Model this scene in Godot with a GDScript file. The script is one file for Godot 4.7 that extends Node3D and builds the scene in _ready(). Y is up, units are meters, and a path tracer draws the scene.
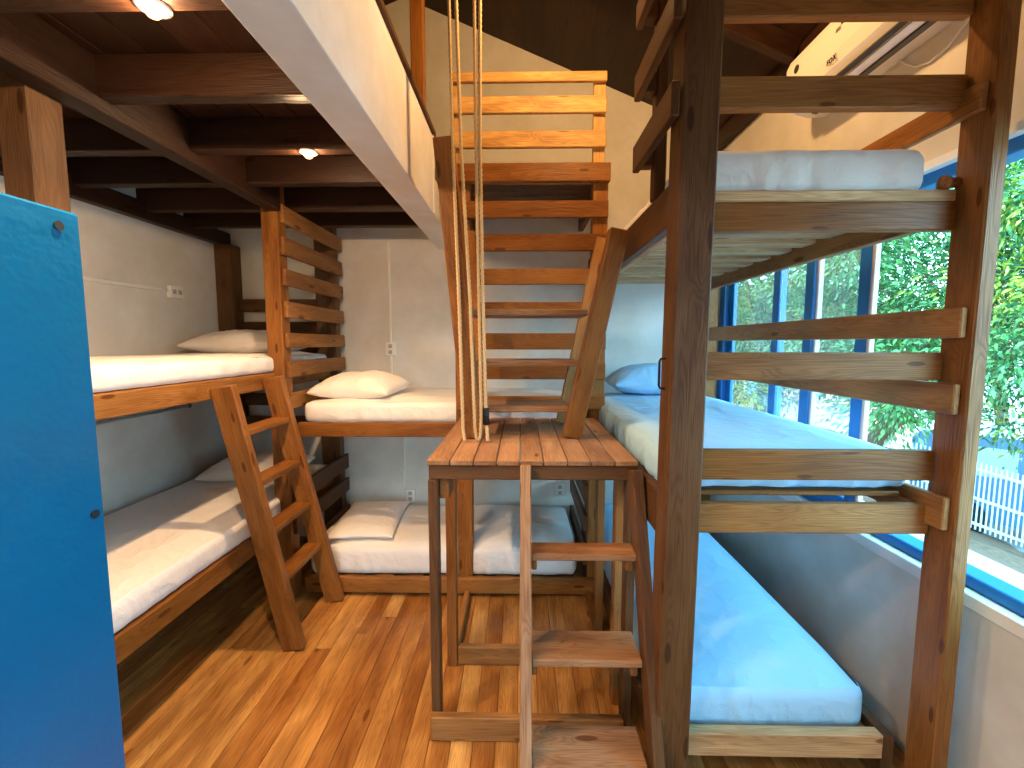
extends Node3D
# X to the right, Y up, D = distance into the room (z = -D). All tables below are in metres as (X, Y, D).

var rng := RandomNumberGenerator.new()
var org := {}
var used := {}
var cache := {}
var M := {}

# ------------------------------------------------------------------ helpers
func V(x: float, y: float, d: float) -> Vector3:
	return Vector3(x, y, -d)

func numbered(n: String) -> String:
	if not used.has(n):
		used[n] = 0
		return n
	used[n] += 1
	return "%s_%03d" % [n, used[n]]

func origin(n) -> Vector3:
	return org.get(n, Vector3.ZERO)

func thing(called: String, label: String, category: String, at: Vector3, group := "") -> Node3D:
	var o := Node3D.new()
	o.name = numbered(called)
	add_child(o)
	o.position = at
	org[o] = at
	o.set_meta("label", label)
	o.set_meta("category", category)
	if group != "":
		o.set_meta("group", group)
	return o

func struct(called: String, label: String, at := Vector3.ZERO) -> Node3D:
	var o := Node3D.new()
	o.name = numbered(called)
	add_child(o)
	o.position = at
	org[o] = at
	o.set_meta("label", label)
	o.set_meta("kind", "structure")
	return o

func tag(o: Node3D, label: String, category: String, group := "") -> void:
	o.set_meta("label", label)
	o.set_meta("category", category)
	if group != "":
		o.set_meta("group", group)

func put(parent: Node, called: String, mesh: Mesh, mat: Material, at: Vector3, basis := Basis.IDENTITY) -> MeshInstance3D:
	var o := MeshInstance3D.new()
	o.name = numbered(called) if parent == self else called
	o.mesh = mesh
	o.material_override = mat
	parent.add_child(o, true)
	o.transform = Transform3D(basis, at - origin(parent))
	org[o] = at
	o.cast_shadow = GeometryInstance3D.SHADOW_CASTING_SETTING_ON
	return o

# chamfered box centred on the origin, grain running along its longest side
func box_mesh(s: Vector3, ch := 0.004, variant := -1) -> ArrayMesh:
	var q: int = variant if variant >= 0 else rng.randi() % 7
	var key := "%.4f_%.4f_%.4f_%d_%.4f" % [s.x, s.y, s.z, q, ch]
	if cache.has(key):
		return cache[key]
	var h := s * 0.5
	var c: float = minf(ch, minf(h.x, minf(h.y, h.z)) * 0.45)
	var la := 0
	if s.y >= s.x and s.y >= s.z:
		la = 1
	elif s.z >= s.x and s.z >= s.y:
		la = 2
	var off := Vector2(float(q) * 0.37 + 0.11, float(q) * 0.53)
	var st := SurfaceTool.new()
	st.begin(Mesh.PRIMITIVE_TRIANGLES)
	for a in 3:
		var b := (a + 1) % 3
		var e := (a + 2) % 3
		for sg: float in [-1.0, 1.0]:
			var pts := []
			for k in [[-1.0, -1.0], [1.0, -1.0], [1.0, 1.0], [-1.0, 1.0]]:
				var p := Vector3.ZERO
				p[a] = sg * h[a]
				p[b] = k[0] * (h[b] - c)
				p[e] = k[1] * (h[e] - c)
				pts.append(p)
			var n := Vector3.ZERO
			n[a] = sg
			quad(st, pts, n, la, off)
	for a in 3:
		var b := (a + 1) % 3
		var e := (a + 2) % 3
		for sb: float in [-1.0, 1.0]:
			for se: float in [-1.0, 1.0]:
				var pts := []
				for k in [[-1.0, 0], [1.0, 0], [1.0, 1], [-1.0, 1]]:
					var p := Vector3.ZERO
					p[a] = k[0] * (h[a] - c)
					p[b] = sb * (h[b] if k[1] == 0 else h[b] - c)
					p[e] = se * (h[e] - c if k[1] == 0 else h[e])
					pts.append(p)
				var n := Vector3.ZERO
				n[b] = sb
				n[e] = se
				quad(st, pts, n.normalized(), la, off)
	for sx: float in [-1.0, 1.0]:
		for sy: float in [-1.0, 1.0]:
			for sz: float in [-1.0, 1.0]:
				var p0 := Vector3(sx * h.x, sy * (h.y - c), sz * (h.z - c))
				var p1 := Vector3(sx * (h.x - c), sy * h.y, sz * (h.z - c))
				var p2 := Vector3(sx * (h.x - c), sy * (h.y - c), sz * h.z)
				tri(st, p0, p1, p2, Vector3(sx, sy, sz).normalized(), la, off)
	var m := st.commit()
	cache[key] = m
	return m

func uvof(p: Vector3, n: Vector3, la: int, off: Vector2) -> Vector2:
	var na := n.abs().max_axis_index()
	if na == la:
		return Vector2(p[(la + 1) % 3] / 0.4, p[(la + 2) % 3] / 0.4) + off
	var ua := 3 - na - la
	return Vector2(p[ua] / 0.4 + float(na) * 0.29, p[la] / 1.7) + off

func tri(st: SurfaceTool, a: Vector3, b: Vector3, c: Vector3, n: Vector3, la: int, off: Vector2) -> void:
	if (b - a).cross(c - a).dot(n) > 0.0:
		var t := b
		b = c
		c = t
	for p: Vector3 in [a, b, c]:
		st.set_normal(n)
		st.set_uv(uvof(p, n, la, off))
		st.add_vertex(p)

func quad(st: SurfaceTool, p: Array, n: Vector3, la: int, off: Vector2) -> void:
	tri(st, p[0], p[1], p[2], n, la, off)
	tri(st, p[0], p[2], p[3], n, la, off)

# axis-aligned board between two corners given in X, Y, D
func bx(parent: Node, called: String, mat, x0: float, x1: float, y0: float, y1: float, d0: float, d1: float, ch := 0.004) -> MeshInstance3D:
	var s := Vector3(absf(x1 - x0), absf(y1 - y0), absf(d1 - d0))
	var m: Material = mat[rng.randi() % mat.size()] if mat is Array else mat
	return put(parent, called, box_mesh(s, ch), m, V((x0 + x1) / 2, (y0 + y1) / 2, (d0 + d1) / 2))

# board from a to b (X, Y, D points), w measured along side, t across
func board(parent: Node, called: String, mat, a: Vector3, b: Vector3, side: Vector3, w: float, t: float, ch := 0.004) -> MeshInstance3D:
	var pa := V(a.x, a.y, a.z)
	var pb := V(b.x, b.y, b.z)
	var y := (pb - pa).normalized()
	var sx := V(side.x, side.y, side.z)
	var z := sx.cross(y).normalized()
	var x := y.cross(z).normalized()
	var m: Material = mat[rng.randi() % mat.size()] if mat is Array else mat
	return put(parent, called, box_mesh(Vector3(w, pa.distance_to(pb), t), ch), m, (pa + pb) / 2, Basis(x, y, z))

func grid_mesh(nu: int, nv: int, f: Callable, flip := false) -> ArrayMesh:
	var st := SurfaceTool.new()
	st.begin(Mesh.PRIMITIVE_TRIANGLES)
	st.set_smooth_group(0)
	grid_into(st, nu, nv, f, flip)
	st.index()
	st.generate_normals()
	return st.commit()

func grid_into(st: SurfaceTool, nu: int, nv: int, f: Callable, flip := false) -> void:
	for i in nu:
		for j in nv:
			var c := [[i, j], [i + 1, j], [i + 1, j + 1], [i, j + 1]]
			var order := [0, 1, 2, 0, 2, 3] if not flip else [0, 2, 1, 0, 3, 2]
			for k in order:
				var u := float(c[k][0]) / nu
				var v := float(c[k][1]) / nv
				st.set_uv(Vector2(u, v))
				st.add_vertex(f.call(u, v))

func lathe(profile: PackedVector2Array, n := 20) -> ArrayMesh:
	return grid_mesh(n, profile.size() - 1, func(u, v):
		var k := clampi(int(round(v * (profile.size() - 1))), 0, profile.size() - 1)
		var a: float = TAU * (0.0 if u >= 1.0 else u)
		return Vector3(profile[k].x * cos(a), profile[k].y, profile[k].x * sin(a)))

func tube(pts: PackedVector3Array, r: float, sides := 8) -> ArrayMesh:
	var n := pts.size()
	return grid_mesh(n - 1, sides, func(u, v):
		var i := clampi(int(round(u * (n - 1))), 0, n - 1)
		var t := (pts[mini(i + 1, n - 1)] - pts[maxi(i - 1, 0)]).normalized()
		var a := t.cross(Vector3(0.31, 0.2, 0.93)).normalized()
		var b := t.cross(a)
		var w: float = TAU * (0.0 if v >= 1.0 else v)
		return pts[i] + (a * cos(w) + b * sin(w)) * r)

func rope_mesh(pts: PackedVector3Array, r: float) -> ArrayMesh:
	# laid rope: a three-lobed section that turns along its length
	var cur := Curve3D.new()
	for p in pts:
		cur.add_point(p)
	var L := cur.get_baked_length()
	var n := int(L / 0.009)
	return grid_mesh(n, 12, func(u, v):
		var s: float = u * L
		var p := cur.sample_baked(s)
		var t := (cur.sample_baked(minf(s + 0.01, L)) - cur.sample_baked(maxf(s - 0.01, 0.0))).normalized()
		var a := t.cross(Vector3(0.2, 0.05, 0.97)).normalized()
		var b := t.cross(a)
		var w: float = TAU * (0.0 if v >= 1.0 else v)
		var rr: float = r * (1.0 + 0.22 * cos(3.0 * (w - s * 95.0)))
		return p + (a * cos(w) + b * sin(w)) * rr)

# ------------------------------------------------------------------ textures
func noise_bytes(w: int, h: int, freq: float, sd: int, oct: int, bw: int, bh: int) -> PackedByteArray:
	var n := FastNoiseLite.new()
	n.seed = sd
	n.noise_type = FastNoiseLite.TYPE_SIMPLEX_SMOOTH
	n.frequency = freq
	n.fractal_octaves = oct
	var im := n.get_seamless_image(bw, bh)
	im.convert(Image.FORMAT_L8)
	im.resize(w, h, Image.INTERPOLATE_CUBIC)
	return im.get_data()

func wood_textures(nk: int, patchy: float, sd: int) -> Array:
	var W := 512
	var H := 1024
	var fine := noise_bytes(W, H, 0.16, sd, 3, 512, 40)
	var band := noise_bytes(W, H, 0.011, sd + 1, 2, 512, 150)
	var blot := noise_bytes(W, H, 0.012, sd + 2, 4, 256, 256)
	var r := RandomNumberGenerator.new()
	r.seed = sd
	var knots := []
	for i in nk:
		knots.append(Vector3(r.randf() * W, r.randf() * H, r.randf_range(9, 17)))
	var col := PackedByteArray()
	col.resize(W * H * 3)
	var hgt := PackedByteArray()
	hgt.resize(W * H)
	for y in H:
		for x in W:
			var i := y * W + x
			var kd := 0.0
			var kr := 0.0
			for k: Vector3 in knots:
				var dx := absf(x - k.x)
				dx = minf(dx, W - dx)
				var dy := absf(y - k.y)
				dy = minf(dy, H - dy)
				if dx < 80.0 and dy < 150.0:
					var q: float = sqrt(dx * dx + dy * dy * 0.36) / k.z
					kd = maxf(kd, 1.0 - smoothstep(0.7, 1.25, q))
					kr += exp(-q * 0.55)
			var ring := 0.5 + 0.5 * sin(band[i] * 0.21 + kr * 9.0)
			ring = ring * ring
			var t := 0.19 * ring + 0.46 * (fine[i] / 255.0) + patchy * (blot[i] / 255.0) - 0.2 - (patchy - 0.5) * 0.45
			t = clampf(t, 0.0, 1.0)
			t = maxf(t, kd * 0.95)
			col[i * 3] = int(255.0 * lerpf(1.0, 0.58, t))
			col[i * 3 + 1] = int(255.0 * lerpf(0.99, 0.48, t))
			col[i * 3 + 2] = int(255.0 * lerpf(0.97, 0.40, t))
			hgt[i] = int(255.0 * clampf(0.75 - 0.35 * ring - 0.3 * fine[i] / 255.0, 0.0, 1.0))
	return [ImageTexture.create_from_image(Image.create_from_data(W, H, false, Image.FORMAT_RGB8, col)), ImageTexture.create_from_image(Image.create_from_data(W, H, false, Image.FORMAT_L8, hgt))]

func blotch_texture(sd: int, lo: float, hi: float, tint: Color, freq: float) -> ImageTexture:
	var W := 512
	var a := noise_bytes(W, W, freq, sd, 4, W, W)
	var b := noise_bytes(W, W, freq * 5.0, sd + 1, 3, W, W)
	var col := PackedByteArray()
	col.resize(W * W * 3)
	for i in W * W:
		var t := clampf(a[i] / 255.0 * 0.75 + b[i] / 255.0 * 0.25, 0.0, 1.0)
		var k := lerpf(lo, hi, t)
		col[i * 3] = int(255.0 * k * lerpf(tint.r, 1.0, t))
		col[i * 3 + 1] = int(255.0 * k * lerpf(tint.g, 1.0, t))
		col[i * 3 + 2] = int(255.0 * k * lerpf(tint.b, 1.0, t))
	return ImageTexture.create_from_image(Image.create_from_data(W, W, false, Image.FORMAT_RGB8, col))

func mat(called: String, c: Color, rough := 0.6, metal := 0.0) -> StandardMaterial3D:
	var m := StandardMaterial3D.new()
	m.resource_name = called
	m.albedo_color = c
	m.roughness = rough
	m.metallic = metal
	M[called] = m
	return m

func wood(called: String, tex: Array, cols: Array, rough := 0.45, relief := 0.12) -> Array:
	var out := []
	for k in cols.size():
		var m := mat("%s_%d" % [called, k], cols[k], rough)
		m.albedo_texture = tex[0]
		m.heightmap_enabled = true
		m.heightmap_texture = tex[1]
		m.heightmap_scale = relief
		m.metallic_specular = 0.35
		out.append(m)
	M[called] = out
	return out

func make_materials() -> void:
	var wt := wood_textures(6, 0.5, 5)
	var wf := wood_textures(2, 0.7, 15)
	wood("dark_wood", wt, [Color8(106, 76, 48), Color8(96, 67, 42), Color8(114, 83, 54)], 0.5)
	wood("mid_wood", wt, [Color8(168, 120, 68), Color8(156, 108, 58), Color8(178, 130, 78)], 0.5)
	wood("orange_wood", wt, [Color8(160, 108, 52), Color8(148, 98, 44), Color8(172, 120, 62)], 0.42)
	wood("pale_wood", wt, [Color8(226, 184, 116), Color8(218, 174, 106)], 0.5)
	wood("slat_wood", wt, [Color8(222, 184, 140), Color8(210, 170, 126), Color8(228, 194, 150)], 0.65)
	wood("worn_wood", wt, [Color8(184, 146, 114), Color8(172, 134, 102), Color8(194, 158, 126), Color8(164, 126, 96)], 0.55)
	wood("ceiling_wood", wt, [Color8(56, 35, 23), Color8(48, 30, 20), Color8(64, 41, 28)], 0.5)
	wood("floor_wood", wf, [Color8(222, 168, 98), Color8(204, 146, 80), Color8(230, 180, 110), Color8(188, 130, 70), Color8(212, 156, 88), Color8(226, 172, 100)], 0.3, 0.05)
	var plaster := blotch_texture(21, 0.92, 1.0, Color(0.98, 0.97, 0.93), 0.01)
	for a in [["white_wall", Color8(232, 230, 226)], ["fascia_white", Color8(236, 236, 236)]]:
		var m := mat(a[0], a[1], 0.75)
		m.albedo_texture = plaster
		m.uv1_triplanar = true
		m.uv1_world_triplanar = true
		m.uv1_scale = Vector3(0.5, 0.5, 0.5)
	var weave := blotch_texture(33, 0.2, 1.0, Color.WHITE, 0.02)
	var rn := FastNoiseLite.new()
	rn.seed = 61
	rn.noise_type = FastNoiseLite.TYPE_SIMPLEX_SMOOTH
	rn.frequency = 0.006
	rn.fractal_type = FastNoiseLite.FRACTAL_RIDGED
	rn.fractal_octaves = 3
	rn.domain_warp_enabled = true
	rn.domain_warp_amplitude = 40.0
	rn.domain_warp_frequency = 0.004
	var ri := rn.get_seamless_image(512, 512)
	ri.convert(Image.FORMAT_L8)
	var creases := ImageTexture.create_from_image(ri)
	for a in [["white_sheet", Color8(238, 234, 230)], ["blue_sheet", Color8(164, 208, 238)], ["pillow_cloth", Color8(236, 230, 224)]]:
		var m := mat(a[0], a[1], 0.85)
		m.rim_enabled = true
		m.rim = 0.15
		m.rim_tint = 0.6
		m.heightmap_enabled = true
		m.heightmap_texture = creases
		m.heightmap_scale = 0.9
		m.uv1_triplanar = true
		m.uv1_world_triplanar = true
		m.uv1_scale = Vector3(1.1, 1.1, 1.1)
	mat("mattress_side", Color8(206, 168, 122), 0.85)
	var lk := mat("locker_blue", Color8(4, 94, 148), 0.22)
	lk.heightmap_enabled = true
	lk.heightmap_texture = weave
	lk.heightmap_scale = 0.25
	lk.uv1_triplanar = true
	lk.uv1_scale = Vector3(0.9, 0.9, 0.9)
	mat("frame_blue", Color8(20, 112, 182), 0.35)
	mat("frame_pale", Color8(196, 162, 150), 0.5)
	mat("white_paint", Color8(240, 240, 238), 0.5)
	mat("white_plastic", Color8(238, 236, 230), 0.35)
	mat("socket_grey", Color8(176, 172, 166), 0.4)
	mat("grey_plastic", Color8(70, 70, 72), 0.4)
	mat("black_metal", Color8(24, 22, 22), 0.4, 0.4)
	mat("rope_fibre", Color8(204, 176, 134), 0.9)
	mat("hole_black", Color8(8, 24, 40), 0.6)
	mat("steel", Color8(190, 192, 194), 0.35, 0.8)
	var g := mat("pane_glass", Color(0.93, 0.97, 1.0, 0.1), 0.03)
	g.transparency = BaseMaterial3D.TRANSPARENCY_ALPHA
	var b := mat("bulb_glow", Color8(255, 220, 170), 0.4)
	b.emission_enabled = true
	b.emission = Color8(255, 196, 120)
	b.emission_energy_multiplier = 6.0
	var earth := mat("earth", Color8(160, 122, 94), 0.95)
	earth.albedo_texture = blotch_texture(51, 0.6, 1.0, Color(0.9, 0.82, 0.74), 0.03)
	earth.uv1_triplanar = true
	earth.uv1_world_triplanar = true
	earth.uv1_scale = Vector3(0.6, 0.6, 0.6)
	mat("street", Color8(186, 184, 180), 0.9)
	mat("fence_white", Color8(226, 232, 240), 0.4)
	mat("van_body", Color8(88, 124, 160), 0.3)
	mat("van_glass", Color8(170, 190, 205), 0.08)
	mat("tyre", Color8(28, 28, 30), 0.8)
	mat("bark", Color8(92, 74, 58), 0.9)
	mat("brick_wall", Color8(206, 160, 132), 0.85)
	mat("pale_house", Color8(186, 172, 164), 0.8)
	mat("brown_door", Color8(160, 104, 66), 0.6)
	mat("roof_tile", Color8(170, 104, 78), 0.8)
	var lf := mat("leaf", Color.WHITE, 0.5)
	lf.vertex_color_use_as_albedo = true
	lf.backlight_enabled = true
	lf.backlight = Color(0.25, 0.3, 0.1)
	mat("sticker_dark", Color8(44, 40, 40), 0.5)

# ------------------------------------------------------------------ camera, light
func lamp_light(parent: Node, at: Vector3, c: Color, e: float, size: float) -> void:
	var l := OmniLight3D.new()
	l.name = "bulb_light"
	parent.add_child(l, true)
	l.position = at - origin(parent)
	l.light_color = c
	l.light_energy = e
	l.light_size = size
	l.omni_range = 14.0
	l.omni_attenuation = 2.0
	l.shadow_enabled = true

func make_view() -> void:
	var cam := Camera3D.new()
	cam.name = "camera"
	add_child(cam)
	cam.position = Vector3(0, 1.65, 0)
	cam.rotation_degrees = Vector3(-5.264, 1.026, 0)
	cam.fov = 81.583
	cam.near = 0.03
	cam.far = 200.0
	cam.current = true
	var env := Environment.new()
	env.background_mode = Environment.BG_SKY
	var sm := ProceduralSkyMaterial.new()
	sm.sky_top_color = Color8(132, 206, 242)
	sm.sky_horizon_color = Color8(198, 236, 249)
	sm.ground_horizon_color = Color8(210, 210, 205)
	sm.ground_bottom_color = Color8(150, 145, 138)
	sm.sky_energy_multiplier = 3.0
	sm.ground_energy_multiplier = 1.0
	var sky := Sky.new()
	sky.sky_material = sm
	env.sky = sky
	env.ambient_light_source = Environment.AMBIENT_SOURCE_DISABLED
	env.tonemap_mode = Environment.TONE_MAPPER_LINEAR
	env.tonemap_exposure = 1.2
	env.sdfgi_enabled = true
	env.ssao_enabled = true
	env.ssil_enabled = true
	var we := WorldEnvironment.new()
	we.name = "world"
	we.environment = env
	add_child(we)
	var sun := DirectionalLight3D.new()
	sun.name = "sun"
	add_child(sun)
	# the sun stands high behind the house, on the side away from the window
	sun.look_at_from_position(Vector3(-6, 12, 5), Vector3.ZERO)
	sun.light_color = Color8(255, 244, 224)
	sun.light_energy = 1.4
	sun.light_angular_distance = 0.6
	sun.shadow_enabled = true
	sun.sky_mode = DirectionalLight3D.SKY_MODE_LIGHT_ONLY

# ------------------------------------------------------------------ room shell
const XL := -2.4
const XR := 1.56
const DB := 3.65
const DF := -1.6

func roof_y(x: float) -> float:
	return 3.25 + 0.42 * (1.56 - x) if x > -0.9 else 3.25 + 0.42 * 2.46 - 0.42 * (-0.9 - x)

func prism(pts: PackedVector2Array, d0: float, d1: float) -> ArrayMesh:
	# polygon in X, Y extruded in D
	var st := SurfaceTool.new()
	st.begin(Mesh.PRIMITIVE_TRIANGLES)
	st.set_smooth_group(-1)
	var idx := Geometry2D.triangulate_polygon(pts)
	var n := pts.size()
	for k in range(0, idx.size(), 3):
		var a := pts[idx[k]]
		var b := pts[idx[k + 1]]
		var c := pts[idx[k + 2]]
		tri(st, V(a.x, a.y, d0), V(b.x, b.y, d0), V(c.x, c.y, d0), Vector3(0, 0, 1) * signf(d1 - d0), 0, Vector2.ZERO)
		tri(st, V(a.x, a.y, d1), V(b.x, b.y, d1), V(c.x, c.y, d1), Vector3(0, 0, -1) * signf(d1 - d0), 0, Vector2.ZERO)
	var ctr := Vector2.ZERO
	for p in pts:
		ctr += p / n
	for k in n:
		var a := pts[k]
		var b := pts[(k + 1) % n]
		var nn := Vector2(b.y - a.y, a.x - b.x).normalized()
		if nn.dot((a + b) / 2 - ctr) < 0:
			nn = -nn
		quad(st, [V(a.x, a.y, d0), V(b.x, b.y, d0), V(b.x, b.y, d1), V(a.x, a.y, d1)], Vector3(nn.x, nn.y, 0), 0, Vector2.ZERO)
	return st.commit()

func make_shell() -> void:
	# floor of varnished boards over a dark subfloor
	var fl := struct("floor", "varnished orange-brown wooden board floor of the dormitory")
	bx(fl, "subfloor", M.ceiling_wood[1], XL - 0.1, XR + 0.14, -0.16, -0.022, DF - 0.1, DB + 0.1, 0.001)
	var x := XL
	var row := 0
	while x < XR - 0.01:
		var w := minf(0.092, XR - x)
		var cuts := [DF]
		var d := DF + 0.5 + 0.37 * float((row * 5) % 7)
		while d < DB - 0.4:
			cuts.append(d)
			d += rng.randf_range(1.5, 2.4)
		cuts.append(DB)
		for k in cuts.size() - 1:
			bx(fl, "plank", M.floor_wood, x + 0.0008, x + w - 0.0008, -0.022, rng.randf_range(-0.0006, 0.0), cuts[k] + 0.0008, cuts[k + 1] - 0.0008, 0.0016)
		x += w
		row += 1
	# back wall with gable
	var gp := PackedVector2Array([Vector2(XL - 0.1, -0.02), Vector2(XR + 0.14, -0.02), Vector2(XR + 0.14, roof_y(XR) - 0.0), Vector2(-0.9, roof_y(-0.9)), Vector2(XL - 0.1, roof_y(XL))])
	var wb := struct("wall_back", "white plaster back wall behind the bunks, gable above", V(0, 0, DB))
	put(wb, "plaster", prism(PackedVector2Array([Vector2(XL - 0.1, -0.02), Vector2(XR + 0.14, -0.02), Vector2(XR + 0.14, 2.63), Vector2(XL - 0.1, 2.63)]), DB, DB + 0.14), M.white_wall, Vector3.ZERO)
	put(wb, "gable", prism(PackedVector2Array([Vector2(XL - 0.1, 2.63), Vector2(XR + 0.14, 2.63), gp[2], gp[3], gp[4]]), DB, DB + 0.14), M.white_wall, Vector3.ZERO)
	var wl := struct("wall_left", "white plaster wall along the left bunk", V(XL, 0, 1))
	bx(wl, "plaster", M.white_wall, XL - 0.12, XL, -0.02, roof_y(XL), DF - 0.1, DB, 0.001)
	# wall behind the camera, with an opening for the added door
	var wf := struct("wall_front", "plain white wall behind the viewer", V(0, 0, DF))
	bx(wf, "plaster", M.white_wall, XL, -1.0, -0.02, 2.4, DF - 0.12, DF, 0.001)
	bx(wf, "plaster", M.white_wall, 0.1, XR + 0.14, -0.02, 2.4, DF - 0.12, DF, 0.001)
	bx(wf, "plaster", M.white_wall, -1.0, 0.1, 2.12, 2.4, DF - 0.12, DF, 0.001)
	put(wf, "gable", prism(PackedVector2Array([Vector2(XL - 0.1, 2.4), Vector2(XR + 0.14, 2.4), gp[2], gp[3], gp[4]]), DF - 0.12, DF), M.white_wall, Vector3.ZERO)
	# window wall on the right
	var wr := struct("wall_right", "white wall below and above the long blue window", V(XR, 0, 1))
	bx(wr, "plaster", M.white_wall, XR, XR + 0.14, -0.02, 0.755, DF, DB, 0.001)
	bx(wr, "plaster", M.white_wall, XR, XR + 0.14, 2.33, roof_y(XR) + 0.0, DF, DB, 0.001)
	bx(wr, "plaster", M.white_wall, XR, XR + 0.14, 0.755, 2.33, 3.58, DB, 0.001)
	bx(wr, "plaster", M.white_wall, XR, XR + 0.14, 0.755, 2.33, -0.45, 0.55, 0.001)
	bx(wr, "plaster", M.white_wall, XR, XR + 0.14, 0.755, 2.33, DF, -1.3, 0.001)
	# roof boarding on rafters
	var rf := struct("ceiling", "dark brown sloping board ceiling on rafters")
	for side in 2:
		var n := 17 if side == 0 else 11
		for k in n:
			var xa: float = 1.7 - 0.153 * k if side == 0 else -0.9 - 0.153 * k
			var xb: float = xa - 0.151
			if side == 1 and xb < XL - 0.12:
				xb = XL - 0.12
			if xa <= XL - 0.1:
				continue
			var ya := roof_y(xa) + 0.02
			var yb := roof_y(xb) + 0.02
			var ctr := Vector3((xa + xb) / 2, (ya + yb) / 2, (DF + DB) / 2)
			board(rf, "roof_board", M.ceiling_wood, Vector3(ctr.x, ctr.y, DF - 0.12), Vector3(ctr.x, ctr.y, DB + 0.14), Vector3(xa - xb, ya - yb, 0), 0.1685, 0.03, 0.002)
	bx(rf, "wall_plate", M.ceiling_wood, XR - 0.06, XR, 3.13, 3.25, DF, DB - 0.01)
	for d in [2.6, 1.45, 0.3, -0.85]:
		var ra := Vector3(XR - 0.065, roof_y(XR - 0.065) - 0.05, d)
		var rb := Vector3(-0.88, roof_y(-0.88) - 0.05, d)
		board(rf, "rafter", M.ceiling_wood, ra, rb, Vector3(0, 0, 1), 0.06, 0.12)
		board(rf, "rafter", M.ceiling_wood, Vector3(-0.92, roof_y(-0.92) - 0.05, d), Vector3(XL + 0.02, roof_y(XL + 0.02) - 0.05, d), Vector3(0, 0, 1), 0.06, 0.12)

func make_windows() -> void:
	var w := struct("window_1", "long window with deep blue frames along the right bunk", V(1.62, 0.76, 1.9))
	# fixed frame
	bx(w, "frame_rail", M.frame_blue, 1.575, 1.66, 0.795, 0.84, 0.55, 3.58)
	bx(w, "frame_rail", M.frame_blue, 1.575, 1.66, 2.255, 2.31, 0.55, 3.58)
	bx(w, "frame_jamb", M.frame_blue, 1.575, 1.66, 0.84, 2.255, 3.50, 3.58)
	bx(w, "frame_jamb", M.frame_blue, 1.575, 1.66, 0.84, 2.255, 0.55, 0.63)
	bx(w, "inner_sill", M.white_paint, 1.535, 1.575, 0.745, 0.795, 0.55, 3.58)
	bx(w, "head_trim", M.white_paint, 1.54, 1.575, 2.30, 2.335, 0.55, 3.58)
	bx(w, "outer_sill", M.white_paint, 1.66, 1.86, 0.74, 0.80, 0.5, 3.62)
	# sashes slid to the far end
	var sashes := [[2.80, 3.50, 1.625], [2.45, 2.86, 1.60], [2.06, 2.52, 1.585]]
	for k in 3:
		var d0: float = sashes[k][0]
		var d1: float = sashes[k][1]
		var sx: float = sashes[k][2]
		bx(w, "sash_stile", M.frame_blue, sx - 0.014, sx + 0.014, 0.84, 2.255, d0, d0 + 0.07)
		bx(w, "sash_stile", M.frame_blue, sx - 0.014, sx + 0.014, 0.84, 2.255, d1 - 0.07, d1)
		if k > 0:
			bx(w, "sash_edge", M.frame_pale, sx - 0.014, sx + 0.014, 0.84, 2.255, d0 - 0.018, d0)
		bx(w, "sash_rail", M.frame_blue, sx - 0.014, sx + 0.014, 0.84, 0.90, d0 + 0.07, d1 - 0.07)
		bx(w, "sash_rail", M.frame_blue, sx - 0.014, sx + 0.014, 2.20, 2.255, d0 + 0.07, d1 - 0.07)
		bx(w, "pane", M.pane_glass, sx - 0.003, sx + 0.003, 0.90, 2.20, d0 + 0.07, d1 - 0.07, 0.0005)
	var w2 := struct("window_2", "second blue framed window further along the right wall", V(1.62, 0.76, -0.6))
	bx(w2, "frame_rail", M.frame_blue, 1.575, 1.66, 0.755, 0.83, -1.3, -0.45)
	bx(w2, "frame_rail", M.frame_blue, 1.575, 1.66, 2.255, 2.33, -1.3, -0.45)
	for d in [-1.3, -0.52]:
		bx(w2, "frame_stile", M.frame_blue, 1.575, 1.66, 0.83, 2.255, d, d + 0.07)
	bx(w2, "pane", M.pane_glass, 1.61, 1.616, 0.83, 2.255, -1.23, -0.52, 0.0005)

func make_added_door() -> void:  # unseen door, added to let daylight fill the room from behind
	var d := struct("door_1", "unseen glazed white door added behind the viewer to let in daylight", V(-0.45, 0, DF - 0.06))
	for xx in [-1.0, -0.49, 0.03]:
		bx(d, "door_stile", M.white_paint, xx, xx + 0.07, 0.0, 2.12, DF - 0.09, DF - 0.04)
	for xx in [-0.93, -0.42]:
		bx(d, "door_rail", M.white_paint, xx, xx + 0.44, 0.0, 0.25, DF - 0.09, DF - 0.04)
		bx(d, "door_rail", M.white_paint, xx, xx + 0.44, 2.04, 2.12, DF - 0.09, DF - 0.04)
		bx(d, "pane", M.pane_glass, xx, xx + 0.44, 0.25, 2.04, DF - 0.068, DF - 0.062, 0.0005)

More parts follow.
